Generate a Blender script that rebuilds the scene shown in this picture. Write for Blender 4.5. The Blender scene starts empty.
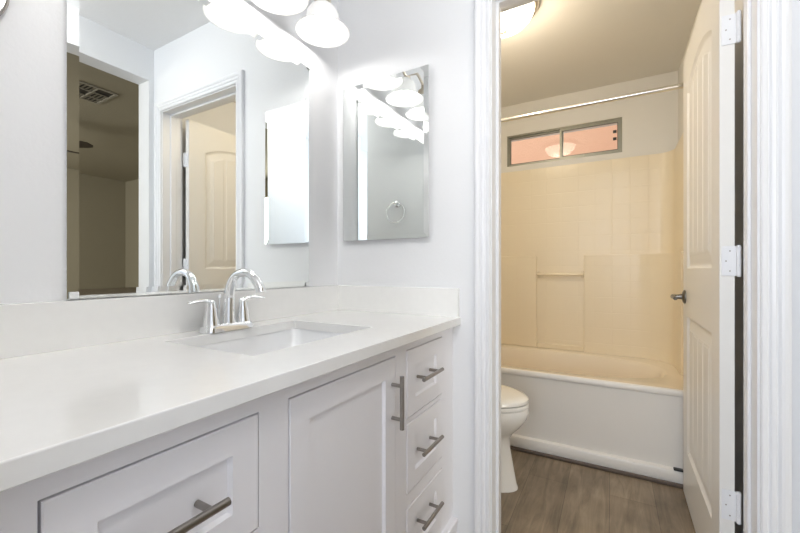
import bpy, bmesh, math, random
from mathutils import Vector, Matrix
random.seed(4)
PI = math.pi
sc = bpy.context.scene
C = sc.collection

# ------------------------------------------------------------------ camera
cam_d = bpy.data.cameras.new('camera'); cam = bpy.data.objects.new('camera', cam_d); C.objects.link(cam)
cam_d.sensor_width = 36.0; cam_d.lens = 377.076 / 800 * 36
cam_d.shift_y = 2.9 / 800; cam_d.clip_start = 0.02
cam.location = (0, 0, 1.0559); cam.rotation_euler = (PI/2, 0, math.radians(29.3473))
sc.camera = cam
# ------------------------------------------------------------------ world
w = bpy.data.worlds.new('world'); sc.world = w; w.use_nodes = True
bg = w.node_tree.nodes['Background']; bg.inputs[0].default_value = (1.0, 0.98, 0.95, 1); bg.inputs[1].default_value = 1.25
# ------------------------------------------------------------------ lights
def light(name, kind, loc, energy, color, size=None, rot=(0, 0, 0), sy=None):
    d = bpy.data.lights.new(name, kind); d.energy = energy; d.color = color
    if kind == 'AREA':
        d.shape = 'RECTANGLE'; d.size = size; d.size_y = sy or size
    elif size is not None: d.shadow_soft_size = size
    o = bpy.data.objects.new(name, d); o.location = loc; o.rotation_euler = rot; C.objects.link(o); return o
REAR_FILL_POWER, VANITY_POWER, TOILET_POWER, BED_FILL_POWER = 31.0, 1.1, 7.5, 62.0
ROOM_FILL_POWER = 12.0
light('rear_fill', 'AREA', (-0.3, -1.96, 1.45), REAR_FILL_POWER, (0.80, 0.88, 1.0), 1.2, (PI/2, 0, 0), 1.3)  # unseen fill light added behind the camera, set at the added window
light('bedroom_fill', 'AREA', (3.0, -0.96, 1.5), BED_FILL_POWER, (1.0, 0.95, 0.85), 1.2, (PI/2, 0, 0), 1.3)  # fill light added out of view to lift the dark bedroom
# ------------------------------------------------------------------ exposure
vs = sc.view_settings; vs.view_transform = 'Standard'; vs.look = 'None'; vs.gamma = 1; vs.use_curve_mapping = False
vs.exposure = 0.1
sc.cycles.max_bounces = 14; sc.cycles.diffuse_bounces = 7; sc.cycles.glossy_bounces = 8
sc.cycles.transmission_bounces = 6; sc.cycles.caustics_reflective = False; sc.cycles.caustics_refractive = False

# ------------------------------------------------------------------ measures
A = 1.0681; B = 1.3315; WT = 0.12; R = 0.43
XL, XR, ZT = -0.3723, 0.3345, 2.042
CEIL, TCEIL = 2.455, 2.3505
YB = 3.028

# ------------------------------------------------------------------ materials
def mat(name, col, rough=0.5, metal=0.0, spec=0.5, bump=None, mottle=None, emit=None, coat=0):
    m = bpy.data.materials.new(name); m.use_nodes = True
    nt = m.node_tree; p = nt.nodes['Principled BSDF']
    p.inputs['Base Color'].default_value = (*col, 1); p.inputs['Roughness'].default_value = rough
    p.inputs['Metallic'].default_value = metal; p.inputs['Specular IOR Level'].default_value = spec
    p.inputs['Coat Weight'].default_value = coat
    tc = nt.nodes.new('ShaderNodeTexCoord')
    if bump:
        n = nt.nodes.new('ShaderNodeTexNoise'); n.inputs['Scale'].default_value = bump[0]; n.inputs['Detail'].default_value = 2
        b = nt.nodes.new('ShaderNodeBump'); b.inputs['Strength'].default_value = bump[1]; b.inputs['Distance'].default_value = bump[2]
        nt.links.new(tc.outputs['Object'], n.inputs['Vector']); nt.links.new(n.outputs['Fac'], b.inputs['Height'])
        nt.links.new(b.outputs['Normal'], p.inputs['Normal'])
    if mottle:
        n = nt.nodes.new('ShaderNodeTexNoise'); n.inputs['Scale'].default_value = mottle[0]; n.inputs['Detail'].default_value = 5
        r = nt.nodes.new('ShaderNodeMix'); r.data_type = 'RGBA'
        r.inputs['A'].default_value = (*col, 1); r.inputs['B'].default_value = (*mottle[1], 1)
        nt.links.new(tc.outputs['Object'], n.inputs['Vector']); nt.links.new(n.outputs['Fac'], r.inputs['Factor'])
        nt.links.new(r.outputs['Result'], p.inputs['Base Color'])
    if emit:
        p.inputs['Emission Color'].default_value = (*emit[0], 1); p.inputs['Emission Strength'].default_value = emit[1]
    return m

def tile_mat(name, col, axes, size, rough, org=(0, 0)):
    """Moulded square tile pattern: grooves made with a bump from object coordinates."""
    m = mat(name, col, rough); nt = m.node_tree; p = nt.nodes['Principled BSDF']
    tc = [n for n in nt.nodes if n.type == 'TEX_COORD'][0]
    sp = nt.nodes.new('ShaderNodeSeparateXYZ'); nt.links.new(tc.outputs['Object'], sp.inputs[0])
    outs = []
    for ax, o in zip(axes, org):
        a = nt.nodes.new('ShaderNodeMath'); a.operation = 'ADD'; a.inputs[1].default_value = 10 * size + o
        nt.links.new(sp.outputs[ax], a.inputs[0])
        pp = nt.nodes.new('ShaderNodeMath'); pp.operation = 'PINGPONG'; pp.inputs[1].default_value = size / 2
        nt.links.new(a.outputs[0], pp.inputs[0])
        mr = nt.nodes.new('ShaderNodeMapRange'); mr.interpolation_type = 'SMOOTHSTEP'
        mr.inputs['From Min'].default_value = 0.0; mr.inputs['From Max'].default_value = 0.005
        nt.links.new(pp.outputs[0], mr.inputs['Value']); outs.append(mr)
    mn = nt.nodes.new('ShaderNodeMath'); mn.operation = 'MINIMUM'
    nt.links.new(outs[0].outputs[0], mn.inputs[0]); nt.links.new(outs[1].outputs[0], mn.inputs[1])
    b = nt.nodes.new('ShaderNodeBump'); b.inputs['Strength'].default_value = 0.3; b.inputs['Distance'].default_value = 0.0018
    nt.links.new(mn.outputs[0], b.inputs['Height']); nt.links.new(b.outputs['Normal'], p.inputs['Normal'])
    return m

M = {}
M['wall'] = mat('wall_paint', (0.80, 0.81, 0.825), 0.62, bump=(95, 0.10, 0.004))
M['ceil'] = mat('ceiling_paint', (0.82, 0.82, 0.82), 0.8, bump=(70, 0.2, 0.004))
M['twall'] = mat('white_paint_warm_lit', (0.76, 0.745, 0.70), 0.6, bump=(95, 0.15, 0.003))  # same white paint as elsewhere; warm lamp light is put into this colour
M['trim'] = mat('trim_gloss_white', (0.81, 0.82, 0.84), 0.32)
M['door'] = mat('door_white', (0.82, 0.81, 0.78), 0.38, bump=(240, 0.05, 0.001))
M['cab'] = mat('cabinet_white', (0.865, 0.855, 0.88), 0.36)
M['carcass'] = mat('cabinet_inside', (0.22, 0.17, 0.12), 0.7)
M['quartz'] = mat('quartz_top', (0.885, 0.885, 0.87), 0.13, mottle=(38, (0.84, 0.84, 0.825)))
M['porcelain'] = mat('porcelain', (0.85, 0.86, 0.87), 0.08, coat=0.4)
M['toilet'] = mat('toilet_porcelain', (0.83, 0.82, 0.79), 0.1, coat=0.4)
M['chrome'] = mat('chrome', (0.86, 0.87, 0.88), 0.05, 1.0)
M['nickel'] = mat('brushed_nickel', (0.36, 0.335, 0.31), 0.3, 1.0)
M['lnickel'] = mat('satin_nickel_lamp', (0.62, 0.56, 0.47), 0.3, 1.0)
M['rod'] = mat('rod_steel', (0.85, 0.83, 0.78), 0.2, 1.0)
M['mirror'] = mat('mirror_silver', (0.90, 0.925, 0.915), 0.0, 1.0)
M['medback'] = mat('cabinet_shell_white', (0.8, 0.8, 0.8), 0.4)
M['clip'] = mat('clear_plastic', (0.8, 0.82, 0.82), 0.1)
M['tub'] = mat('tub_acrylic', (0.84, 0.75, 0.60), 0.2, coat=0.2)
M['darknickel'] = mat('dark_nickel', (0.2, 0.19, 0.175), 0.32, 1.0)
M['sur'] = mat('surround_plain', (0.835, 0.74, 0.56), 0.22, coat=0.3)
M['surB'] = tile_mat('surround_tile_back', (0.835, 0.74, 0.56), (0, 2), 0.108, 0.3)
M['surS'] = tile_mat('surround_tile_side', (0.835, 0.74, 0.56), (1, 2), 0.108, 0.3)
M['alum'] = mat('window_aluminium', (0.30, 0.30, 0.25), 0.4, 0.5)
M['black'] = mat('black_plastic', (0.03, 0.03, 0.03), 0.4)
M['brown'] = mat('brown_trim', (0.12, 0.09, 0.07), 0.5)
M['stucco'] = mat('pink_stucco', (0.82, 0.50, 0.345), 0.9, bump=(60, 0.5, 0.01))
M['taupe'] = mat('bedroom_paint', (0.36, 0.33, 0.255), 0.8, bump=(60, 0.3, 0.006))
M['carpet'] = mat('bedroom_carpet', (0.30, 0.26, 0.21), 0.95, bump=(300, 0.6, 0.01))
M['fan'] = mat('fan_dark_wood', (0.05, 0.04, 0.03), 0.5)
M['shade'] = mat('alabaster_glass_lit', (0.74, 0.74, 0.73), 0.25, emit=((1.0, 0.985, 0.96), 0.34))
M['bulb'] = mat('bulb_lit', (1, 1, 1), 0.3, emit=((1.0, 0.97, 0.92), 5))
M['dome'] = mat('dome_glass_lit', (0.9, 0.9, 0.88), 0.3, emit=((1.0, 0.90, 0.74), 4.5))
M['ringmirror'] = mat('shaving_mirror_glass', (0.90, 0.94, 0.89), 0.03, 1.0)

def glass_mat(name):
    m = bpy.data.materials.new(name); m.use_nodes = True; nt = m.node_tree; nt.nodes.clear()
    o = nt.nodes.new('ShaderNodeOutputMaterial'); mx = nt.nodes.new('ShaderNodeMixShader')
    t = nt.nodes.new('ShaderNodeBsdfTransparent'); g = nt.nodes.new('ShaderNodeBsdfGlossy'); g.inputs['Roughness'].default_value = 0.03
    f = nt.nodes.new('ShaderNodeFresnel'); f.inputs['IOR'].default_value = 1.5
    nt.links.new(f.outputs[0], mx.inputs[0]); nt.links.new(t.outputs[0], mx.inputs[1]); nt.links.new(g.outputs[0], mx.inputs[2])
    nt.links.new(mx.outputs[0], o.inputs[0]); return m
M['glass'] = glass_mat('window_glass')

def floor_mat():
    m = mat('vinyl_plank', (0.2, 0.16, 0.12), 0.42); nt = m.node_tree; p = nt.nodes['Principled BSDF']; L = nt.links
    tc = [n for n in nt.nodes if n.type == 'TEX_COORD'][0]
    mp = nt.nodes.new('ShaderNodeMapping'); mp.inputs['Rotation'].default_value = (0, 0, PI/2)
    mp.inputs['Location'].default_value = (0.35, 0.01, 0)
    L.new(tc.outputs['Object'], mp.inputs[0])
    br = nt.nodes.new('ShaderNodeTexBrick'); br.offset = 0.37; br.squash = 1
    br.inputs['Scale'].default_value = 1.0; br.inputs['Brick Width'].default_value = 1.22; br.inputs['Row Height'].default_value = 0.182
    br.inputs['Mortar Size'].default_value = 0.0012; br.inputs['Mortar Smooth'].default_value = 0.3
    br.inputs['Color1'].default_value = (0.31, 0.25, 0.18, 1); br.inputs['Color2'].default_value = (0.215, 0.17, 0.122, 1)
    br.inputs['Mortar'].default_value = (0.13, 0.10, 0.075, 1)
    L.new(mp.outputs[0], br.inputs[0])
    st = nt.nodes.new('ShaderNodeMapping'); st.inputs['Scale'].default_value = (1.0, 9.0, 1.0); L.new(mp.outputs[0], st.inputs[0])
    gn = nt.nodes.new('ShaderNodeTexNoise'); gn.inputs['Scale'].default_value = 3.0; gn.inputs['Detail'].default_value = 7
    gn.inputs['Roughness'].default_value = 0.65; gn.inputs['Distortion'].default_value = 0.8
    L.new(st.outputs[0], gn.inputs['Vector'])
    rp = nt.nodes.new('ShaderNodeValToRGB'); rp.color_ramp.elements[0].position = 0.3; rp.color_ramp.elements[1].position = 0.72
    rp.color_ramp.elements[0].color = (0.58, 0.565, 0.55, 1); rp.color_ramp.elements[1].color = (1.3, 1.29, 1.27, 1)
    L.new(gn.outputs['Fac'], rp.inputs[0])
    bn = nt.nodes.new('ShaderNodeTexNoise'); bn.inputs['Scale'].default_value = 4.5; bn.inputs['Detail'].default_value = 3
    L.new(mp.outputs[0], bn.inputs['Vector'])
    r2 = nt.nodes.new('ShaderNodeMapRange'); r2.inputs['From Min'].default_value = 0.35; r2.inputs['From Max'].default_value = 0.65
    r2.inputs['To Min'].default_value = 0.8; r2.inputs['To Max'].default_value = 1.2; L.new(bn.outputs['Fac'], r2.inputs['Value'])
    m1 = nt.nodes.new('ShaderNodeMix'); m1.data_type = 'RGBA'; m1.blend_type = 'MULTIPLY'; m1.inputs['Factor'].default_value = 1
    L.new(br.outputs['Color'], m1.inputs['A']); L.new(rp.outputs[0], m1.inputs['B'])
    m2 = nt.nodes.new('ShaderNodeVectorMath'); m2.operation = 'SCALE'; L.new(m1.outputs['Result'], m2.inputs[0]); L.new(r2.outputs[0], m2.inputs['Scale'])
    L.new(m2.outputs[0], p.inputs['Base Color']); return m
M['floor'] = floor_mat()

# ------------------------------------------------------------------ mesh helpers
def NB(): return bmesh.new()
def quadbox(bm, x0, x1, y0, y1, z0, z1):
    v = [bm.verts.new((x, y, z)) for z in (z0, z1) for y in (y0, y1) for x in (x0, x1)]
    return [bm.faces.new([v[i] for i in f]) for f in ((0, 2, 3, 1), (4, 5, 7, 6), (0, 1, 5, 4), (2, 6, 7, 3), (0, 4, 6, 2), (1, 3, 7, 5))]
def box(bm, x0, x1, y0, y1, z0, z1, bev=0.0, seg=2):
    fs = quadbox(bm, x0, x1, y0, y1, z0, z1)
    if bev:
        es = list({e for f in fs for e in f.edges})
        bmesh.ops.bevel(bm, geom=es, offset=bev, segments=seg, profile=0.5, affect='EDGES')
    return bm
def cyl(bm, p0, p1, r0, r1=None, seg=24, caps=True):
    p0 = Vector(p0); p1 = Vector(p1); r1 = r0 if r1 is None else r1
    d = (p1 - p0); q = Vector((0, 0, 1)).rotation_difference(d.normalized())
    rings = []
    for p, r in ((p0, r0), (p1, r1)):
        rings.append([bm.verts.new(p + q @ Vector((r * math.cos(2*PI*i/seg), r * math.sin(2*PI*i/seg), 0))) for i in range(seg)])
    for i in range(seg):
        j = (i + 1) % seg; bm.faces.new([rings[0][i], rings[0][j], rings[1][j], rings[1][i]])
    if caps: bm.faces.new(rings[0][::-1]); bm.faces.new(rings[1])
    return bm
def lathe(bm, prof, seg=40, c=(0, 0, 0), axis='Z', close_ends=False):
    """prof: list of (r, h) revolved around the axis through c."""
    c = Vector(c); rings = []
    def P(r, h, a):
        x, y = r * math.cos(a), r * math.sin(a)
        return c + (Vector((x, y, h)) if axis == 'Z' else Vector((h, x, y)) if axis == 'X' else Vector((y, h, x)))
    for r, h in prof:
        if r < 1e-6: rings.append([bm.verts.new(P(0, h, 0))])
        else: rings.append([bm.verts.new(P(r, h, 2*PI*i/seg)) for i in range(seg)])
    for a, b in zip(rings, rings[1:]):
        for i in range(seg):
            j = (i + 1) % seg
            if len(a) == 1 and len(b) == 1: break
            if len(a) == 1: bm.faces.new([a[0], b[j], b[i]])
            elif len(b) == 1: bm.faces.new([a[i], a[j], b[0]])
            else: bm.faces.new([a[i], a[j], b[j], b[i]])
    return bm
def loft(bm, rings, cap0=True, cap1=True):
    vr = [[bm.verts.new(p) for p in r] for r in rings]; n = len(vr[0])
    for a, b in zip(vr, vr[1:]):
        for i in range(n):
            j = (i + 1) % n; bm.faces.new([a[i], a[j], b[j], b[i]])
    if cap0: bm.faces.new(vr[0][::-1])
    if cap1: bm.faces.new(vr[-1])
    return bm
def tube(bm, pts, rad, seg=16, caps=True):
    pts = [Vector(p) for p in pts]; n = len(pts)
    rad = [rad] * n if not isinstance(rad, (list, tuple)) else rad
    t0 = (pts[1] - pts[0]).normalized(); up = Vector((0, 0, 1)) if abs(t0.z) < 0.9 else Vector((1, 0, 0))
    nrm = t0.cross(up).normalized(); rings = []
    for i, p in enumerate(pts):
        t = (pts[min(i+1, n-1)] - pts[max(i-1, 0)]).normalized()
        nrm = (nrm - t * nrm.dot(t)).normalized(); bn = t.cross(nrm)
        rings.append([p + (nrm * math.cos(2*PI*k/seg) + bn * math.sin(2*PI*k/seg)) * rad[i] for k in range(seg)])
    return loft(bm, rings, caps, caps)
def spline(P, n=8):
    P = [Vector(p) for p in P]; Q = [P[0]] + P + [P[-1]]; out = []
    for i in range(1, len(Q) - 2):
        for k in range(n):
            t = k / n; a, b, c, d = Q[i-1], Q[i], Q[i+1], Q[i+2]
            out.append(0.5 * ((2*b) + (c - a)*t + (2*a - 5*b + 4*c - d)*t*t + (3*b - a - 3*c + d)*t**3))
    out.append(P[-1]); return out
def grid_solid(bm, us, vs_, filled, w0, w1, mapf):
    """Slab with rectangular holes; us/vs_ grid lines, filled(i,j); mapf(u,v,w)->xyz. Only outer faces."""
    cache = {}
    def V(i, j, k):
        if (i, j, k) not in cache: cache[(i, j, k)] = bm.verts.new(mapf(us[i], vs_[j], (w0, w1)[k]))
        return cache[(i, j, k)]
    nu, nv = len(us) - 1, len(vs_) - 1
    F = lambda i, j: 0 <= i < nu and 0 <= j < nv and filled(i, j)
    for i in range(nu):
        for j in range(nv):
            if not F(i, j): continue
            bm.faces.new([V(i, j, 0), V(i+1, j, 0), V(i+1, j+1, 0), V(i, j+1, 0)])
            bm.faces.new([V(i, j, 1), V(i, j+1, 1), V(i+1, j+1, 1), V(i+1, j, 1)])
            if not F(i-1, j): bm.faces.new([V(i, j, 0), V(i, j+1, 0), V(i, j+1, 1), V(i, j, 1)])
            if not F(i+1, j): bm.faces.new([V(i+1, j, 0), V(i+1, j, 1), V(i+1, j+1, 1), V(i+1, j+1, 0)])
            if not F(i, j-1): bm.faces.new([V(i, j, 0), V(i, j, 1), V(i+1, j, 1), V(i+1, j, 0)])
            if not F(i, j+1): bm.faces.new([V(i, j+1, 0), V(i+1, j+1, 0), V(i+1, j+1, 1), V(i, j+1, 1)])
    bmesh.ops.recalc_face_normals(bm, faces=bm.faces); return bm
def holes(us, vs_, rects):
    def f(i, j):
        u = (us[i] + us[i+1]) / 2; v = (vs_[j] + vs_[j+1]) / 2
        return not any(a < u < b and c < v < d for a, b, c, d in rects)
    return f
XZ = lambda u, v, w_: (u, w_, v)
YZ = lambda u, v, w_: (w_, u, v)

def obj(name, bm, m, parent=None, smooth=False, loc=(0, 0, 0)):
    bmesh.ops.recalc_face_normals(bm, faces=bm.faces)
    me = bpy.data.meshes.new(name); bm.to_mesh(me); bm.free()
    me.materials.append(m)
    if smooth:
        me.polygons.foreach_set('use_smooth', [True] * len(me.polygons))
        me.set_sharp_from_angle(angle=math.radians(38))
    o = bpy.data.objects.new(name, me); C.objects.link(o); o.location = loc
    if parent:
        o.parent = parent
        o.location = Vector(loc) - world_of(parent)
    return o
def world_of(p):
    v = Vector((0, 0, 0))
    while p: v += p.location; p = p.parent
    return v
def tag(o, label, cat, group=None, kind=None):
    o['label'] = label; o['category'] = cat
    if group: o['group'] = group
    if kind: o['kind'] = kind
    return o
def thing(name, loc, label, cat, group=None, kind=None):
    o = bpy.data.objects.new(name, None); C.objects.link(o); o.location = loc; o.empty_display_size = 0.05
    return tag(o, label, cat, group, kind)
def struct(name, bm, m, label, cat, parent=None):
    o = obj(name, bm, m, parent)
    return tag(o, label, cat, kind='structure')

# ------------------------------------------------------------------ room shell
Y0 = -2.0; BX = 4.65; BY0, BY1 = -1.0, 3.1
struct('floor', box(NB(), -A - .12, R + .12, Y0 - .12, YB + .15, -0.05, 0), M['floor'], 'grey brown wood look plank floor running through both rooms', 'floor')
struct('floor_bedroom', box(NB(), R + .12, BX + .12, BY0 - .12, BY1 + .12, -0.05, 0), M['carpet'], 'dim carpeted floor of the bedroom beyond the opening', 'floor')
struct('ceiling', box(NB(), -A - .12, R + .12, Y0 - .12, YB + .15, CEIL, CEIL + .08), M['ceil'], 'white ceiling over the vanity area', 'ceiling')
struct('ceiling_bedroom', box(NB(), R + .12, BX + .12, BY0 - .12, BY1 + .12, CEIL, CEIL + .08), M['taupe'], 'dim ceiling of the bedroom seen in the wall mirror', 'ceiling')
struct('ceiling_toilet_room', box(NB(), -A, R, B + WT, YB, TCEIL, CEIL), M['twall'], 'lowered beige lit ceiling over the toilet and tub', 'ceiling')
struct('wall_left', box(NB(), -A - .12, -A, Y0 - .12, YB + .15, 0, CEIL), M['wall'], 'textured white wall behind the vanity mirror', 'wall')
us = [-A, XL - .018, XR + .018, R]; zs = [0, ZT + .018, CEIL]
struct('wall_end', grid_solid(NB(), us, zs, holes(us, zs, [(us[1], us[2], zs[0], zs[1])]), B, B + WT, XZ), M['wall'], 'white wall with the doorway and the small mirrored cabinet', 'wall')
ys = [Y0 - .12, 0.45, 1.30, YB + .15]; zs = [0, 2.252, CEIL]
struct('wall_right', grid_solid(NB(), ys, zs, holes(ys, zs, [(ys[1], ys[2], zs[0], zs[1])]), R, R + .12, YZ), M['wall'], 'white wall on the right with a wide cased opening to the bedroom', 'wall')
struct('wall_side', box(NB(), -A, -0.385, -0.04, 0.08, 0, CEIL, 0.004), M['wall'], 'short white partition at the near end of the vanity', 'wall')
us = [-A, -0.95, 0.35, R]; zs = [0, 0.75, 2.15, CEIL]
struct('wall_rear', grid_solid(NB(), us, zs, holes(us, zs, [(us[1], us[2], zs[1], zs[2])]), Y0 - .12, Y0, XZ), M['wall'], 'white wall behind the camera with an opening for the added fill window', 'wall')
WX0, WX1, WZ0, WZ1 = -0.727, 0.062, 1.868, 2.112
us = [-A, WX0, WX1, R]; zs = [0, WZ0, WZ1, CEIL]
struct('wall_back', grid_solid(NB(), us, zs, holes(us, zs, [(us[1], us[2], zs[1], zs[2])]), YB, YB + .15, XZ), M['twall'], 'beige lit wall above the tub holding the narrow window', 'wall')
struct('wall_alcove', box(NB(), 0.375, R, 2.275, YB, 0, TCEIL), M['twall'], 'short wall section closing the right end of the tub alcove', 'wall')
# toilet room lining of the left and near walls (same warm lit white as its back wall)
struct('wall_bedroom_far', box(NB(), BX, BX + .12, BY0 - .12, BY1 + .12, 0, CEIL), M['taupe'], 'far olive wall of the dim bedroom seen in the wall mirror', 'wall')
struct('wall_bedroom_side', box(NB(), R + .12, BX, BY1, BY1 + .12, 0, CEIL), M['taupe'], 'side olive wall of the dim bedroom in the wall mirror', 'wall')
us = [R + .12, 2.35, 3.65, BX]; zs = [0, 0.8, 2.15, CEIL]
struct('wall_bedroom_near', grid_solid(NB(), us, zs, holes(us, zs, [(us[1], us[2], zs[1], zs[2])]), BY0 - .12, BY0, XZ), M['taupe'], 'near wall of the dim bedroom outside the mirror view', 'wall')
struct('wall_outside', box(NB(), -3.0, 2.5, 4.4, 4.5, 0, 4.2), M['stucco'], 'pink stucco wall outside the narrow bathroom window', 'wall')

# door casing (trim_1) – swept profile with mitred corners
def casing(bm, xl, xr, zt, yf, prof, sgn):
    rings = []
    for d, t in prof:
        y = yf + sgn * t
        rings.append([(xl - d, y, 0.0), (xl - d, y, zt + d), (xr + d, y, zt + d), (xr + d, y, 0.0)])
    vr = [[bm.verts.new(p) for p in r] for r in rings]
    for a, b in zip(vr, vr[1:]):
        for i in range(3): bm.faces.new([a[i], a[i+1], b[i+1], b[i]])
    for k in (0, 3): bm.faces.new([r[k] for r in vr])
    return bm
prof = [(.005, 0), (.005, .009), (.008, .012), (.016, .012), (.019, .009), (.0225, .009), (.026, .0135), (.033, .015), (.036, .0115),
        (.039, .0115), (.043, .017), (.049, .019), (.056, .019), (.060, .016), (.062, .014), (.062, 0)]
struct('trim_1', casing(NB(), XL, XR, ZT, B, prof, -1), M['trim'], 'white moulded casing around the toilet room doorway', 'door casing')
struct('trim_2', casing(NB(), XL, XR, ZT, B + WT, prof, 1), M['trim'], 'white moulded casing on the toilet room side of the doorway', 'door casing')
bm = NB(); J = .0175
box(bm, XL - J, XL, B, B + WT, 0, ZT); box(bm, XR, XR + J, B, B + WT, 0, ZT); box(bm, XL - J, XR + J, B, B + WT, ZT, ZT + J)
box(bm, XL, XL + .011, B + .048, B + .084, 0, ZT, .002); box(bm, XR - .008, XR, B + .048, B + .084, 0, ZT, .002); box(bm, XL + .011, XR - .008, B + .048, B + .084, ZT - .011, ZT, .002)
struct('trim_3', bm, M['trim'], 'white door jamb lining with its door stop', 'door jamb')
# baseboards
def basebrd(name, x0, x1, y0, y1, h, label):
    struct(name, box(NB(), x0, x1, y0, y1, 0, h, .003), M['trim'], label, 'baseboard')
basebrd('baseboard_end', -.4995, XL - .063, B - .012, B, .045, 'low white baseboard between the vanity and the door casing')
basebrd('baseboard_right', R - .012, R, Y0 + .013, .44, .08, 'white baseboard along the right wall behind the camera')
basebrd('baseboard_toilet', -A, -A + .012, B + WT + .02, 2.25, .08, 'white baseboard behind the toilet')

# ------------------------------------------------------------------ windows
def window(name, x0, x1, z0, z1, y, label, narrow):
    t = thing(name, ((x0+x1)/2, y, z0), label, 'window', kind='structure')
    f = .011 if narrow else .04
    us = [x0 + .0005, x0 + f, x1 - f, x1 - .0005]; zs = [z0 + .0005, z0 + f, z1 - f, z1 - .0005]
    obj('window_frame', grid_solid(NB(), us, zs, holes(us, zs, [(us[1], us[2], zs[1], zs[2])]), y, y + .05, XZ), M['alum'] if narrow else M['trim'], t)
    xm = x0 + (x1 - x0) * .505
    for k, (a, b, yy) in enumerate(((x0 + f, xm + .012, y + .022), (xm - .012, x1 - f, y + .006))):
        g = .011 if narrow else .035
        g2 = g + (.004 if k else 0)
        us = [a, a + g2, b - g2, b]; zs = [z0 + f, z0 + f + g2, z1 - f - g2, z1 - f]
        s = obj('sash', grid_solid(NB(), us, zs, holes(us, zs, [(us[1], us[2], zs[1], zs[2])]), yy, yy + .015, XZ), M['alum'] if narrow else M['trim'], t)
        obj('pane', box(NB(), us[1], us[2], yy + .006, yy + .009, zs[1], zs[2]), M['glass'], s)
        if narrow:
            # dark glazing gasket around each pane
            gk = .0035; u2 = [us[1], us[1] + gk, us[2] - gk, us[2]]; z2 = [zs[1], zs[1] + gk, zs[2] - gk, zs[2]]
            obj('gasket', grid_solid(NB(), u2, z2, holes(u2, z2, [(u2[1], u2[2], z2[1], z2[2])]), yy + .0015, yy + .005, XZ), M['black'], s)
            if k:
                for dz in (.40, .66):
                    zc = zs[1] + (zs[2] - zs[1]) * dz
                    obj('latch', box(NB(), us[2] - .030, us[2] - .008, yy - .006, yy + .004, zc - .010, zc + .010, .003), M['black'], s)
    return t
window('window_1', WX0, WX1, WZ0, WZ1, YB + .006, 'narrow sliding window with grey metal frame high above the tub', True)
window('fill_window_2', -.95, .35, .75, 2.15, Y0 - .11, 'large unseen window added for fill light in the wall behind the camera', False)  # added out of view to go with the rear fill light

window('fill_window_3', 2.35, 3.65, .8, 2.15, BY0 - .11, 'unseen bedroom window added for fill light outside the mirror view', False)  # added out of view to go with the bedroom fill light

# ------------------------------------------------------------------ vanity
van = thing('vanity_cabinet', (-.79, .7, 0), 'white shaker vanity cabinet with bar pulls under the quartz top', 'cabinet')
VY0, VY1 = .0815, B - .001
bm = NB()
for q in ((-1.06, -.548, VY0 + .002, VY1 - .002, .10, .118), (-1.06, -1.048, VY0 + .002, VY1 - .002, .1182, .848), (-1.0478, -.548, VY0 + .002, VY0 + .018, .1182, .848),
          (-1.0478, -.548, VY1 - .018, VY1 - .002, .1182, .848), (-1.0478, -.548, .447, .463, .1182, .848), (-1.0478, -.548, .985, 1.001, .1182, .848), (-.5478, -.543, VY0 + .002, VY1 - .002, .1182, .845)): box(bm, *q)
obj('carcass', bm, M['carcass'], van)
DR = [(.9655, 1.2245)]
FR = []   # (y0,y1,z0,z1)
for z0, z1 in ((.621, .818), (.400, .602), (.158, .356)):
    FR.append(('drawer', .968, 1.226, z0, z1))
FR.append(('door', .509, .899, .158, .815))
for z0, z1 in ((.621, .812), (.400, .602), (.158, .356)):
    FR.append(('drawer', .160, .437, z0, z1))
G = .0028
ys = sorted({VY0, VY1} | {round(f[1] - G, 5) for f in FR} | {round(f[2] + G, 5) for f in FR})
zs = sorted({.12, .850} | {round(f[3] - G, 5) for f in FR} | {round(f[4] + G, 5) for f in FR})
bm = grid_solid(NB(), ys, zs, holes(ys, zs, [(f[1] - G, f[2] + G, f[3] - G, f[4] + G) for f in FR]), -.5425, -.5215, YZ)
obj('face_frame', bm, M['cab'], van)
bm = NB(); box(bm, -.545, -.503, VY0, VY1, .0, .118, .003); box(bm, -.53, -.499, VY0, VY1, .112, .132, .005, 3)
obj('base_molding', bm, M['cab'], van)
def shaker(y0, y1, z0, z1, fr, xf=-.5195, th=.018, rec=.008):
    bm = NB(); e = .0015
    def ring(x, a): return [bm.verts.new((x, y, z)) for y, z in ((y0 + a, z0 + a), (y1 - a, z0 + a), (y1 - a, z1 - a), (y0 + a, z1 - a))]
    seq = [ring(xf - th, 0), ring(xf - e, 0), ring(xf, e), ring(xf, fr), ring(xf - rec, fr + .004)]
    for a, b in zip(seq, seq[1:]):
        for i in range(4): bm.faces.new([a[i], a[(i+1) % 4], b[(i+1) % 4], b[i]])
    bm.faces.new(seq[0][::-1]); bm.faces.new(seq[-1]); return bm
def pull(p0, p1, parent, xf=-.5195):
    """Bar pull from p0 to p1 (y,z), bar standing 33 mm off the front."""
    p0 = Vector((0, *p0)); p1 = Vector((0, *p1)); d = (p1 - p0).normalized(); xb = -.4885
    b = NB(); s0 = Vector((xb, p0.y, p0.z)); s1 = Vector((xb, p1.y, p1.z))
    cyl(b, s0, s1, .006, seg=20)
    h = obj('handle', b, M['nickel'], parent, True)
    for q in (p0 + d * .026, p1 - d * .026):
        b = NB(); cyl(b, (xf - .004, q.y, q.z), (xb - .004, q.y, q.z), .005, seg=16); obj('handle_post', b, M['nickel'], h, True)
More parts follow.
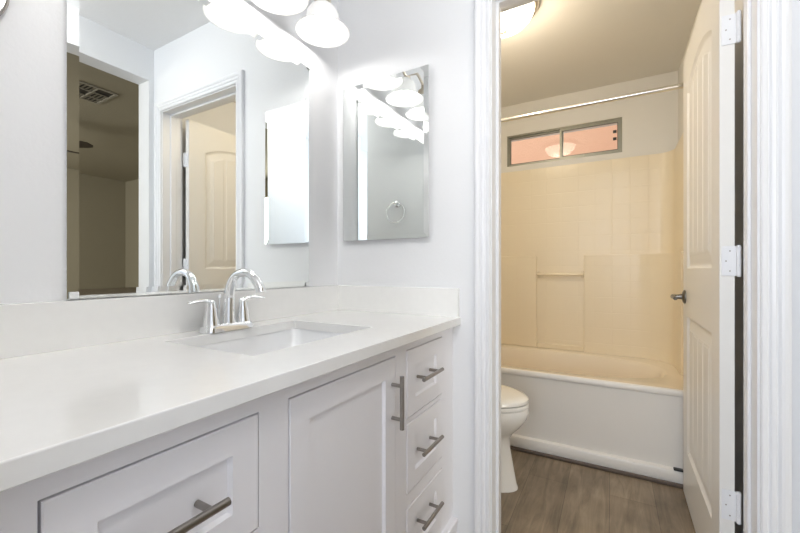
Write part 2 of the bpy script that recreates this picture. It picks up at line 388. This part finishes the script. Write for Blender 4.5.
for i, (kind, y0, y1, z0, z1) in enumerate(FR):
    o = obj(kind, shaker(y0, y1, z0, z1, .052 if kind == 'door' else .049), M['cab'], van)
    if kind == 'door': pull((.880, .628), (.880, .770), o)
    else:
        zc = {.621: .726, .400: .503, .158: .283}[z0] - (.009 if y0 < .5 else 0)
        pull((.212, zc), (.358, zc), o) if y0 < .5 else pull((1.014, zc), (1.156, zc), o)
# countertop with sink cut-out
SX0, SX1, SY0, SY1 = -.962, -.640, .525, .965
CT, CTH = .8792, .0285
ctop = thing('countertop', (-.79, .7, CT - CTH), 'white quartz vanity countertop with matching backsplash', 'countertop')
us = [-A + .0005, SX0, SX1, -A + .5793]; vs2 = [.0805, SY0, SY1, B - .0005]
bm = grid_solid(NB(), us, vs2, holes(us, vs2, [(SX0, SX1, SY0, SY1)]), CT - CTH, CT, lambda u, v, w_: (u, v, w_))
es = [e for e in bm.edges if all(abs(v.co.x - us[3]) < 1e-5 for v in e.verts) or
      (all(SX0 - 1e-4 < v.co.x < SX1 + 1e-4 and SY0 - 1e-4 < v.co.y < SY1 + 1e-4 for v in e.verts) and (all(v.co.z > CT - 1e-5 for v in e.verts)))]
bmesh.ops.bevel(bm, geom=es, offset=.0022, segments=3, profile=.5, affect='EDGES')
obj('slab', bm, M['quartz'], ctop)
SPZ = .9860
obj('backsplash', box(NB(), -A + .0005, -A + .020, .0805, B - .0005, CT, SPZ, .0012), M['quartz'], ctop)
obj('side_splash', box(NB(), -A + .0202, -A + .574, B - .020, B - .0005, CT, SPZ, .0012), M['quartz'], ctop)
# sink basin
def rrect(cx, cy, hx, hy, r, z, n=8):
    out = []
    for sx, sy, a0 in ((1, 1, 0), (-1, 1, 90), (-1, -1, 180), (1, -1, 270)):
        for k in range(n + 1):
            a = math.radians(a0 + 90 * k / n); out.append((cx + sx * (hx - r) + r * math.cos(a), cy + sy * (hy - r) + r * math.sin(a), z))
    return out
cx, cy, hx, hy = (SX0+SX1)/2, (SY0+SY1)/2, (SX1-SX0)/2 + .004, (SY1-SY0)/2 + .004
sink = thing('sink', (cx, cy, CT - .16), 'white rectangular undermount sink set into the vanity top', 'sink')
zt = CT - CTH - .0008
rings = [rrect(cx, cy, hx + .02, hy + .02, .03, zt), rrect(cx, cy, hx, hy, .03, zt), rrect(cx, cy, hx - .006, hy - .006, .035, zt - .02),
         rrect(cx, cy, hx - .018, hy - .02, .05, zt - .085), rrect(cx, cy, hx - .035, hy - .04, .06, zt - .112), rrect(cx, cy, hx - .06, hy - .075, .06, zt - .124),
         rrect(cx, cy, .03, .03, .028, zt - .130)]
out = [rrect(cx, cy, .035, .035, .03, zt - .140), rrect(cx, cy, hx - .04, hy - .05, .06, zt - .134), rrect(cx, cy, hx - .004, hy - .006, .05, zt - .09), rrect(cx, cy, hx + .019, hy + .019, .03, zt - .012)]
bm = loft(NB(), rings + out + [rings[0]], False, False); bmesh.ops.remove_doubles(bm, verts=bm.verts, dist=1e-5)
obj('basin', bm, M['porcelain'], sink, True)
bm = NB(); lathe(bm, [(0, -.002), (.012, 0), (.020, .001), (.030, -.004), (.029, -.012), (0, -.012)], 28, (cx, cy, zt - .124)); obj('drain', bm, M['chrome'], sink, True)

# faucet
FXc, FY, z0 = -.985, .718, CT
DX = .006
fa = thing('faucet', (FXc, FY, CT), 'chrome two handle faucet with high arched spout behind the sink', 'faucet')
rings = [[(FXc + x, FY + y, z0 + h) for x, y, _ in rrect(0, 0, a, b, r, 0)] for a, b, r, h in
         ((.029, .080, .020, .0005), (.028, .079, .020, .008), (.025, .074, .019, .018), (.021, .068, .018, .021))]
obj('base_plate', loft(NB(), rings), M['chrome'], fa, True)
pts = spline([(-.988, FY, z0 + .016), (-.987, FY, z0 + .06), (-.982, FY, z0 + .11), (-.962, FY, z0 + .153), (-.922, FY, z0 + .168), (-.882, FY, z0 + .157), (-.857, FY, z0 + .130), (-.849, FY, z0 + .112)], 8)
n = len(pts); rad = []
for i in range(n):
    t = i / (n - 1); rad.append(.0205 - .009 * min(1, t / .45) + .0025 * max(0, (t - .7) / .3))
pts = [Vector((p.x + DX, p.y, p.z)) for p in pts]
obj('spout', tube(NB(), pts, rad, 24), M['chrome'], fa, True)
cyl(bm := NB(), (-1.018, FY - .004, z0 + .018), (-1.018, FY - .004, z0 + .092), .0028, seg=12); lathe(bm, [(0, .104), (.0055, .102), (.0065, .094), (.004, .090), (0, .090)], 16, (-1.018, FY - .004, z0))
obj('lift_rod', bm, M['chrome'], fa, True)
for s, yh in ((-1, FY - .052), (1, FY + .052)):
    h = obj('handle', lathe(NB(), [(0, .016), (.0245, .016), (.0225, .022), (.0195, .04), (.0155, .064), (.0125, .078), (.0095, .086), (.005, .090), (0, .0905)], 28, (FXc, yh, z0)), M['chrome'], fa, True)
    p = spline([(FXc, yh - s*.006, z0 + .076), (FXc + .002, yh + s*.014, z0 + .088), (FXc + .004, yh + s*.040, z0 + .090), (FXc + .008, yh + s*.074, z0 + .086)], 6)
    nn = len(p); rings = []
    for i, q in enumerate(p):
        t = i / (nn - 1); wy = .009 + .002 * math.sin(PI * t); hz = .0075 * (1 - .62 * t)
        if i == nn - 1: wy *= .5; hz *= .5
        rings.append([(q.x + wy * math.cos(2*PI*k/16), q.y, q.z + hz * math.sin(2*PI*k/16)) for k in range(16)])
    obj('lever', loft(NB(), rings), M['chrome'], h, True)

# ------------------------------------------------------------------ mirrors
def bevelled_mirror(bm, f, u0, u1, v0, v1, th, bev, drop):
    """f(u,v,h)->xyz. Flat centre, sloping polished border."""
    def ring(a, h): return [bm.verts.new(f(u, v, h)) for u, v in ((u0 + a, v0 + a), (u1 - a, v0 + a), (u1 - a, v1 - a), (u0 + a, v1 - a))]
    seq = [ring(0, 0), ring(0, th - drop), ring(bev, th)]
    for a, b in zip(seq, seq[1:]):
        for i in range(4): bm.faces.new([a[i], a[(i+1) % 4], b[(i+1) % 4], b[i]])
    bm.faces.new(seq[0][::-1]); bm.faces.new(seq[-1]); return bm
wm = thing('wall_mirror', (-A, .757, .988), 'large frameless wall mirror with polished edges above the vanity', 'mirror')
obj('mirror_glass', bevelled_mirror(NB(), lambda u, v, h: (-A + .0005 + h, u, v), .370, 1.143, .9885, 1.868, .006, .022, .0016), M['mirror'], wm)
for y, z in ((.382, .993), (1.131, .993), (1.139, 1.864), (.382, 1.864)):
    bm = NB(); box(bm, -A + .0066, -A + .0105, y - .009, y + .009, z - .004, z + .012, .0015)
    obj('mirror_clip', bm, M['clip'], wm)
mc = thing('medicine_cabinet', (-.817, B, 1.18), 'narrow upright mirrored cabinet on the wall beside the doorway', 'mirrored cabinet')
MX0, MX1, MZ0, MZ1 = -1.0217, -.6126, 1.1799, 1.841
obj('cabinet_shell', box(NB(), MX0 + .006, MX1 - .006, B - .0140, B - .0005, MZ0 + .006, MZ1 - .006), M['medback'], mc)
obj('mirror_door', bevelled_mirror(NB(), lambda u, v, h: (u, B - .0145 - h, v), MX0, MX1, MZ0, MZ1, .006, .020, .0013), M['mirror'], mc)
# round shaving mirror at the near end of the left wall
sm = thing('shaving_mirror', (-A, .186, 1.605), 'round wall mirror with thin grey rim, cut off at the upper left', 'mirror')
obj('rim', lathe(NB(), [(.086, .0005), (.0905, .001), (.0905, .014), (.088, .0165), (.085, .014), (.085, .008)], 56, (-A, .186, 1.605), 'X'), M['nickel'], sm, True)
obj('mirror_glass', lathe(NB(), [(.0855, .0005), (.0855, .008), (0, .0095)], 56, (-A, .186, 1.605), 'X'), M['ringmirror'], sm)

# ------------------------------------------------------------------ vanity light
LY = [1.10, .878, .656, .434]; LX = -A + .115; RIM = 1.953
vl = thing('vanity_light', (-A, .785, 2.10), 'four shade vanity light with wavy nickel arm above the wall mirror', 'wall light')
rings = []
for a, h in ((1, .0005), (1, .014), (.86, .022)):
    rings.append([(-A + h, .785 + .10 * a * math.cos(2*PI*k/40), 2.145 + .058 * a * math.sin(2*PI*k/40)) for k in range(40)])
obj('backplate', loft(NB(), rings), M['lnickel'], vl, True)
pts = []
for i in range(0, 97):
    t = i / 96; y = .434 + .666 * t; ph = (y - .434) / .222
    pts.append((LX, y, 2.118 + .040 * abs(math.sin(PI * ph)) ** 0.8))
obj('arm', tube(NB(), pts, .0075, 12), M['lnickel'], vl, True)
for yy in (.745, .825):
    obj('bracket', tube(NB(), spline([(-A + .018, yy, 2.145), (-A + .07, yy, 2.152), (LX, yy, 2.147)], 5), .006, 10), M['lnickel'], vl, True)
shade_prof = [(.026, .112), (.030, .100), (.047, .088), (.059, .068), (.0625, .050), (.069, .030), (.082, .012), (.097, .002), (.1005, .000),
              (.0985, -.001), (.094, .0005), (.080, .009), (.066, .028), (.059, .050), (.055, .066), (.043, .085), (.026, .096)]
for i, y in enumerate(LY):
    obj('socket_cap', lathe(NB(), [(0, .166), (.010, .165), (.012, .150), (.020, .142), (.029, .134), (.031, .118), (.031, .104), (.026, .104), (0, .106)], 28, (LX, y, RIM)), M['lnickel'], vl, True)
    s = obj('lamp_shade', lathe(NB(), shade_prof, 48, (LX, y, RIM)), M['shade'], vl, True)
    obj('bulb', lathe(NB(), [(0, .100), (.012, .098), (.014, .085), (.024, .065), (.027, .052), (.022, .036), (.010, .028), (0, .026)], 24, (LX, y, RIM)), M['bulb'], s, True)
    light('vanity_bulb_light', 'POINT', (LX, y, RIM + .020), VANITY_POWER, (1.0, 0.965, 0.93), .02)

# towel ring on the short partition, seen in the small mirror
tr = thing('towel_ring', (-.672, .08, 1.57), 'chrome towel ring reflected low in the mirrored cabinet', 'towel ring')
obj('mount', lathe(NB(), [(0, .0005), (.024, .0005), (.024, .008), (.014, .014), (.010, .040), (0, .042)], 24, (-.672, .08, 1.562), 'Y'), M['chrome'], tr, True)
pts = [(-.672 + .078 * math.sin(2*PI*k/48), .113, 1.492 + .078 * math.cos(2*PI*k/48)) for k in range(49)]
obj('ring', tube(NB(), pts, .0042, 10, False), M['chrome'], tr, True)

# ------------------------------------------------------------------ door
ang = math.atan2(.293 - .283, .7387)
dr = thing('door_1', (.3215, B + WT + .008, 0), 'open white two panel door with arched panel and silver knob', 'door', kind='structure')
DW, DT, DZ0, DZ1 = .7387, .035, .010, ZT - .006
def door_panel_mesh():
    """Slab local: X thickness (0..-DT), Y width 0..DW. Each face: flat field with two recessed plank panels."""
    bm = NB()
    def panel_outline(z0, z1, arch, y0=.112, y1=.627, n=16):
        pts = [(y0, z0), (y1, z0)]
        for k in range(n + 1):
            t = k / n; y = y1 + (y0 - y1) * t; pts.append((y, z1 + arch * (1 - (2*t - 1)**2)))
        return pts
    outs = [panel_outline(.235, .846, 0.0), panel_outline(1.06, 1.845, .065)]
    for x, s in ((0.0, -1), (-DT, 1)):
        # field around the panels: built in horizontal strips
        def V(y, z, dx=0): return bm.verts.new((x + s * dx, y, z))
        rect = [V(0, DZ0), V(DW, DZ0), V(DW, DZ1), V(0, DZ1)]
        loops = []; edges = [bm.edges.new((rect[i], rect[(i+1) % 4])) for i in range(4)]
        for o in outs:
            vv = [V(*p) for p in o]; loops.append(vv)
            edges += [bm.edges.new((vv[i], vv[(i+1) % len(vv)])) for i in range(len(vv))]
        bmesh.ops.triangle_fill(bm, edges=edges, use_beauty=True)
        for o, vv in zip(outs, loops):
            cy = (o[0][0] + o[1][0]) / 2; zlo = o[0][1]; zhi = max(p[1] for p in o); cz = (zlo + zhi) / 2
            prev = vv
            for a, dx in ((.007, .006), (.013, .009), (.020, .009), (.050, .003)):
                ring = []
                for (y, z) in o:
                    yy = cy + (y - cy) * (1 - 2*a/(o[1][0] - o[0][0])); zz = cz + (z - cz) * (1 - 2*a/(zhi - zlo))
                    ring.append(V(yy, zz, dx))
                for i in range(len(ring)):
                    j = (i + 1) % len(ring); bm.faces.new([prev[i], prev[j], ring[j], ring[i]])
                prev = ring
            bm.faces.new(prev)
            # plank grooves: raised battens between narrow grooves
            ya, yb = min(v.co.y for v in prev), max(v.co.y for v in prev); za = prev[0].co.z
            n = 4; wv = (yb - ya) / n
            for k in range(n):
                a0, a1 = ya + k*wv + .008, ya + (k+1)*wv - .008
                def top(y):
                    best = [v.co.z for v in prev if v.co.z > za + .05]; t = (y - ya) / (yb - ya)
                    lo = min(best); hi = max(best); return lo + (hi - lo) * (1 - (2*t - 1)**2) - .006
                outer = [(a0, za + .006), (a1, za + .006), (a1, top(a1)), ((a0+a1)/2, top((a0+a1)/2)), (a0, top(a0))]
                f0 = [V(y, z, .0031) for y, z in outer]; mcy = (a0 + a1)/2
                f1 = [V(mcy + (y - mcy) * .86, z + (.006 if z < za + .01 else -.006), .0006) for y, z in outer]
                for i in range(5): bm.faces.new([f0[i], f0[(i+1) % 5], f1[(i+1) % 5], f1[i]])
                bm.faces.new(f1)
    # rim
    for (a, b) in (((0, DZ0), (DW, DZ0)), ((DW, DZ0), (DW, DZ1)), ((DW, DZ1), (0, DZ1)), ((0, DZ1), (0, DZ0))):
        bm.faces.new([bm.verts.new(p) for p in ((0, *a), (0, *b), (-DT, *b), (-DT, *a))])
    bmesh.ops.remove_doubles(bm, verts=bm.verts, dist=1e-5)
    return bm
def childobj(name, bm, m, parent, smooth=False):
    bmesh.ops.recalc_face_normals(bm, faces=bm.faces)
    me = bpy.data.meshes.new(name); bm.to_mesh(me); bm.free(); me.materials.append(m)
    if smooth:
        me.polygons.foreach_set('use_smooth', [True] * len(me.polygons)); me.set_sharp_from_angle(angle=math.radians(38))
    o = bpy.data.objects.new(name, me); C.objects.link(o); o.parent = parent; return o
dr.rotation_euler = (0, 0, -ang)
slab = childobj('slab', door_panel_mesh(), M['door'], dr)
slab.location = (-.0025, .0115, 0)
for s in (1, -1):
    base = 0 if s == 1 else -DT
    bm = NB(); yk, zk = .678, .93
    lathe(bm, [(0, base), (.031, base + s*.001), (.031, base + s*.006), (.024, base + s*.010), (.013, base + s*.013), (.010, base + s*.03), (.010, base + s*.048),
               (.012, base + s*.050), (0, base + s*.052)], 28, (0, yk, zk), 'X')
    k = childobj('door_handle', bm, M['darknickel'], slab, True)
    p = spline([(base + s*.040, yk + .002, zk), (base + s*.048, yk - .015, zk + .001), (base + s*.050, yk - .055, zk + .002), (base + s*.048, yk - .105, zk - .002)], 6)
    childobj('lever', tube(NB(), p, [.0095] * 10 + [.008] * (len(p) - 10), 14), M['darknickel'], k, True)
for zc in (1.775, 1.081, .349):
    bm = NB(); box(bm, -.0330, .0020, .0085, .0113, zc - .0445, zc + .0445, .0009)          # leaf on the door edge
    hg = childobj('hinge', bm, M['trim'], dr)
    bm = NB()
    for k in range(5):
        a = zc - .0445 + k * .0178; cyl(bm, (.0055, .0065, a + .0004), (.0055, .0065, a + .0174), .0062, seg=18)
    cyl(bm, (.0055, .0065, zc - .047), (.0055, .0065, zc + .047), .0045, seg=14)
    childobj('knuckle', bm, M['trim'], hg, True)
    bm = NB()
    for xx, zz in ((-.014, .030), (-.023, 0), (-.014, -.030)):
        cyl(bm, (xx, .0086, zc + zz), (xx, .0080, zc + zz), .0022, seg=12)
    childobj('screws', bm, M['nickel'], hg)

# ------------------------------------------------------------------ tub
TZ, TY0, TY1, TX0, TX1 = .466, 2.2681, YB - .001, -A + .001, .3735
tub = thing('bathtub', (-.35, 2.65, 0), 'built-in tub with white front apron and almond oval basin', 'bathtub')
bm = NB()
prof = [(TY0 + .04, .0), (TY0 - .006, .0), (TY0 - .010, .006), (TY0 - .010, .066), (TY0 - .006, .074), (TY0 + .012, .080), (TY0 + .014, .10), (TY0 + .010, TZ - .035),
        (TY0 + .002, TZ - .030), (TY0, TZ - .022), (TY0 + .001, TZ - .008), (TY0 + .006, TZ - .002), (TY0 + .014, TZ), (TY0 + .014, TZ - .02), (TY0 + .04, TZ - .04)]
def apron_ring(x): return [bm.verts.new((x, y, z)) for y, z in prof]
a, b = apron_ring(TX0), apron_ring(TX1)
for i in range(len(a)): bm.faces.new([a[i], a[(i+1) % len(a)], b[(i+1) % len(a)], b[i]])
bm.faces.new(a[::-1]); bm.faces.new(b)
obj('apron', bm, mat('tub_apron', (0.82, 0.80, 0.76), 0.3), tub, True)
# deck + oval basin
bm = NB(); N = 72; cx, cy = -.385, 2.640
def sup(a, b, z, e=2.5, cxx=cx, cyy=cy):
    out = []
    for k in range(N):
        t = 2*PI*k/N; c, s = math.cos(t), math.sin(t)
        out.append((cxx + a * math.copysign(abs(c)**(2/e), c), cyy + b * math.copysign(abs(s)**(2/e), s), z))
    return out
def sq(z, x0=TX0, x1=TX1, y0=TY0 + .0142, y1=TY1):
    out = []
    for k in range(N):
        t = 2*PI*k/N; c, s = math.cos(t), math.sin(t); m_ = max(abs(c), abs(s)); u, v = c/m_, s/m_
        out.append(((x0+x1)/2 + (x1-x0)/2*u, (y0+y1)/2 + (y1-y0)/2*v, z))
    return out
rings = [sq(TZ - .018), sq(TZ), sup(.665, .305, TZ), sup(.650, .292, TZ - .006), sup(.635, .280, TZ - .03), sup(.61, .265, .30), sup(.575, .245, .16), sup(.53, .215, .105), sup(.44, .15, .09)]
loft(bm, rings, False, True)
obj('basin', bm, M['tub'], tub, True)
struct('trim_4', box(NB(), TX0, R - .001, TY0 - .026, TY0 - .0105, .0, .020, .005), M['brown'], 'thin dark brown floor strip along the foot of the tub', 'floor trim')
dsn = box(NB(), .262, .300, TY0 - .016, TY0 + .004, .0765, .087, .002)
ds = obj('door_stop', dsn, M['black'], None); tag(ds, 'small dark strip on the tub foot beside the door edge', 'door stop')

# surround
su = thing('tub_surround', (-.35, 2.9, TZ), 'almond moulded tile pattern tub surround around the alcove', 'tub surround')
ST = 1.822
def plan_sheet(inner, outer, z0, z1, e=.006):
    """Closed plan polygon extruded, with a small top round on the inner line."""
    bm = NB(); n = len(inner)
    r = [[(x, y, z0) for x, y in inner], [(x, y, z1 - e) for x, y in inner], [(x + (ox - x) * .0, y + (oy - y) * .0 + 0, z1 - e * .3) for (x, y), (ox, oy) in zip(inner, outer)],
         [(x + (ox - x) * .3, y + (oy - y) * .3, z1) for (x, y), (ox, oy) in zip(inner, outer)], [(x, y, z1) for x, y in outer], [(x, y, z0) for x, y in outer]]
    vr = [[bm.verts.new(p) for p in q] for q in r]; vr.append(vr[0])
    for a, b in zip(vr, vr[1:]):
        for i in range(n - 1): bm.faces.new([a[i], a[i+1], b[i+1], b[i]])
    for k in (0, n - 1): bm.faces.new([q[k] for q in vr[:-1]])
    return bm
def arc(cx_, cy_, r, a0, a1, n=10): return [(cx_ + r*math.cos(math.radians(a0 + (a1-a0)*k/n)), cy_ + r*math.sin(math.radians(a0 + (a1-a0)*k/n))) for k in range(n+1)]
YS = 3.004
# back sheet (upper), between the corner columns
inner = [(-.93, YS), (-.496, YS), (-.175, YS), (.10, YS), (.215, YS)]
outer = [(x, YB - .0012) for x, y in inner]
obj('back_panel', plan_sheet(inner, outer, TZ + .001, ST), M['surB'], su)
ix = .3465
inner = [(.2152, YS)] + arc(ix - .085, YS - .085, .085, 90, 0) + [(ix, 2.60), (ix, 2.30), (ix + .006, 2.285)]
inner[0] = (.2152, YS)
outer = [(.2152, YB - .0012)] + [(min(.3738, x + .03), min(YB - .0012, y + .03)) for x, y in inner[1:-1]] + [(.3738, 2.285)]
obj('end_panel', plan_sheet(inner, outer, TZ + .001, ST), M['surS'], su, True)
inner = [(-A + .028, 2.285), (-A + .032, 2.5)] + arc(-A + .032 + .085, YS - .085, .085, 180, 90) + [(-.9302, YS)]
outer = [(-A + .001, 2.285)] + [(max(-A + .001, x - .03), min(YB - .0012, y + .03)) for x, y in inner[1:]]
obj('end_panel', plan_sheet(inner, outer, TZ + .001, ST), M['surS'], su, True)
# lower thicker sections each side of the recess
LZ = 1.158; YL = 2.984
for x0, x1 in ((-.93, -.496),):
    obj('lower_panel', box(NB(), x0, x1, YL, YS - .0002, TZ + .001, LZ, .008, 3), M['surB'], su)
rc = ix - .012 - .1302
inner = [(-.1750, YL + .006), (-.172, YL + .001), (-.166, YL)] + arc(.1302, YL - rc, rc, 90, 0, 12) + [(ix - .012, 2.60)]
outer = [(-.1750, YS - .0003), (-.172, YS - .0003), (-.166, YS - .0003)] + [(x, y) for x, y in arc(ix - .085, YS - .085, .0845, 90, 0, 12)] + [(ix - .0003, 2.60)]
outer[3] = (.1302, YS - .0003)
obj('lower_panel', plan_sheet(inner, outer, TZ + .001, LZ), M['surB'], su, True)
obj('recess_ledge', box(NB(), -.4955, -.1755, YL + .004, YS - .0002, TZ + .001, .505, .005), M['sur'], su)
bm = NB(); tube(bm, spline([(-.486, YL + .012, 1.02), (-.47, YL - .012, 1.02), (-.335, YL - .016, 1.02), (-.20, YL - .012, 1.02), (-.185, YL + .012, 1.02)], 6), .011, 14)
box(bm, -.4955, -.480, YL - .002, YS - .0003, .995, 1.045, .004); box(bm, -.191, -.1755, YL - .002, YS - .0003, .995, 1.045, .004)
obj('grab_bar', bm, M['sur'], su, True)

# shower rod
rd = thing('shower_rod', (-.35, 2.30, 1.961), 'plain straight metal shower curtain rod across the tub alcove', 'curtain rod')
obj('rod', cyl(NB(), (-A + .004, 2.30, 1.961), (.371, 2.30, 1.961), .0125, seg=20), M['rod'], rd, True)
for x, s in ((-A + .0005, 1), (.3745, -1)):
    obj('flange', lathe(NB(), [(0, 0), (.03, 0), (.03, s*.006), (.019, s*.012), (.018, s*.03), (0.0126, s*.03)], 24, (x, 2.30, 1.961), 'X'), M['rod'], rd, True)

# ------------------------------------------------------------------ toilet (faces +X)
TYc = 1.855
to = thing('toilet', (-.70, TYc, 0), 'white toilet against the left wall, seen past the door casing', 'toilet')
def egg(x0, x1, hw, z, n=40, xw=.42):
    """Egg outline from back x0 to front tip x1; widest at fraction 1-xw from the front."""
    out = []; xc = x0 + (x1 - x0) * xw
    for k in range(n):
        t = 2*PI*k/n; c, s = math.cos(t), math.sin(t)
        x = xc + (x1 - xc) * c if c > 0 else xc + (xc - x0) * c
        out.append((x, TYc + hw * s, z))
    return out
HS = 1.033
rings = [egg(-.92, -.394, .112, .0005), egg(-.92, -.394, .112, .008), egg(-.90, -.400, .106, .02), egg(-.88, -.418, .096, .12), egg(-.87, -.432, .096, .20),
         egg(-.87, -.432, .110, .240), egg(-.87, -.412, .132, .270), egg(-.87, -.380, .156, .302), egg(-.875, -.353, .176, .342), egg(-.875, -.343, .183, .378), egg(-.875, -.346, .181, .394), egg(-.86, -.352, .174, .3985)]
obj('bowl', loft(NB(), rings), M['toilet'], to, True)
rings = [egg(-.86, -.348, .177, .4008), egg(-.86, -.343, .182, .404), egg(-.86, -.343, .182, .414), egg(-.86, -.347, .178, .4185)]
obj('seat', loft(NB(), rings), M['toilet'], to, True)
rings = [egg(-.86, -.350, .176, .4215), egg(-.86, -.345, .181, .425), egg(-.86, -.346, .180, .437), egg(-.85, -.355, .172, .446), egg(-.84, -.385, .148, .453), egg(-.76, -.50, .05, .457)]
obj('lid', loft(NB(), rings), M['toilet'], to, True)
obj('tank', box(NB(), -A + .012, -.875, TYc - .215, TYc + .215, .41, .73, .022, 4), M['toilet'], to, True)
obj('tank_lid', box(NB(), -A + .008, -.865, TYc - .225, TYc + .225, .7305, .765, .010, 3), M['toilet'], to, True)
obj('flush_lever', tube(NB(), [(-.870, TYc - .15, .67), (-.855, TYc - .15, .67), (-.852, TYc - .12, .668), (-.852, TYc - .08, .664)], .006, 12), M['chrome'], to, True)

# flush dome light; the vanity room one is added as fill
def dome_light(loc, label, power, color, kind, rim=None):
    cl = thing('ceiling_light', loc, label, 'ceiling light')
    obj('rim', lathe(NB(), [(0, -.0005), (.165, -.0005), (.170, -.006), (.168, -.020), (.158, -.030), (.150, -.030), (.150, -.012), (0, -.012)], 56, loc), rim or M['lnickel'], cl, True)
    obj('glass_dome', lathe(NB(), [(.149, -.026), (.146, -.040), (.135, -.062), (.112, -.085), (.080, -.103), (.045, -.113), (.012, -.117), (0, -.117)], 56, loc), kind, cl, True)
    obj('finial', lathe(NB(), [(0, -.116), (.018, -.117), (.019, -.122), (.010, -.127), (.006, -.132), (.008, -.137), (.004, -.142), (0, -.143)], 24, loc), rim or M['lnickel'], cl, True)
    light('dome_lamp', 'POINT', (loc[0], loc[1], loc[2] - .22), power, color, .07)
dome_light((.10, .22, CEIL), 'flush dome added above the camera as fill light for the vanity room', ROOM_FILL_POWER, (1.0, .98, .965), M['dome'], M['trim'])  # dome added out of view to brighten the vanity room
# toilet room ceiling light
dome_light((-.47, 1.874, TCEIL), 'flush dome ceiling light with nickel rim in the toilet room', TOILET_POWER, (1.0, .84, .63), M['dome'])
# ------------------------------------------------------------------ bedroom things seen in the mirror
av = thing('air_vent', (1.45, 1.43, CEIL), 'white ceiling air vent in the dim bedroom, seen in the wall mirror', 'vent')
vx0, vx1, vy0, vy1 = 1.31, 1.65, 1.265, 1.525
us = [vx0, vx0 + .02, vx0 + .118, vx0 + .126, vx0 + .234, vx0 + .242, vx1 - .02, vx1]; vv = [vy0, vy0 + .02, vy0 + .126, vy0 + .134, vy1 - .02, vy1]
hs = [(us[a], us[a+1], vv[b], vv[b+1]) for a in (1, 3, 5) for b in (1, 3)]
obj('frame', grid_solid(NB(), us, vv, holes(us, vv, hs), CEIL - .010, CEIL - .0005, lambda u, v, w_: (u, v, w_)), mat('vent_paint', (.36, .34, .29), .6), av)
obj('backing', box(NB(), vx0 + .02, vx1 - .02, vy0 + .02, vy1 - .02, CEIL - .0018, CEIL - .0006), M['black'], av)
for k, (a, b, c_, d) in enumerate(hs):
    if k in (1, 2): continue
    for j in range(4):
        y = c_ + (j + .5) * (d - c_) / 4
        bm = NB(); v = [bm.verts.new(p) for p in ((a, y - .010, CEIL - .009), (b, y - .010, CEIL - .009), (b, y + .008, CEIL - .003), (a, y + .008, CEIL - .003),
                                                  (a, y - .010, CEIL - .008), (b, y - .010, CEIL - .008), (b, y + .008, CEIL - .002), (a, y + .008, CEIL - .002))]
        for f in ((0, 1, 2, 3), (7, 6, 5, 4), (0, 4, 5, 1), (1, 5, 6, 2), (2, 6, 7, 3), (3, 7, 4, 0)): bm.faces.new([v[i] for i in f])
        obj('louver', bm, bpy.data.materials['vent_paint'], av)

# ceiling fan, only one blade reaches into the mirror view
HX, HY, HZ = 2.41, 1.246, 2.15
fan = thing('ceiling_fan', (HX, HY, CEIL), 'dark ceiling fan in the bedroom, one blade tip showing in the wall mirror', 'ceiling fan')
obj('downrod', cyl(lathe(NB(), [(0, CEIL - .0005), (.07, CEIL - .0005), (.06, CEIL - .05), (0.02, CEIL - .06), (0, CEIL - .06)], 28, (HX, HY, 0)), (HX, HY, HZ + .08), (HX, HY, CEIL - .05), .012), M['fan'], fan, True)
obj('motor', lathe(NB(), [(0, .09), (.06, .085), (.10, .06), (.11, .02), (.09, -.02), (.05, -.04), (0, -.045)], 32, (HX, HY, HZ)), M['fan'], fan, True)
a0 = math.atan2(1.55 - HY, 1.87 - HX)
for k in range(3):
    a = a0 + k * 2*PI/3; ca, sa = math.cos(a), math.sin(a); bm = NB()
    rings = []
    for d, hw in ((.09, .03), (.17, .035), (.22, .055), (.55, .066), (.60, .058), (.625, .03)):
        rings.append([(HX + ca*d - sa*q, HY + sa*d + ca*q, HZ + dz + q*.12) for q, dz in ((-hw, 0), (hw, 0), (hw, .006), (-hw, .006))])
    obj('blade', loft(bm, rings), M['fan'], fan)
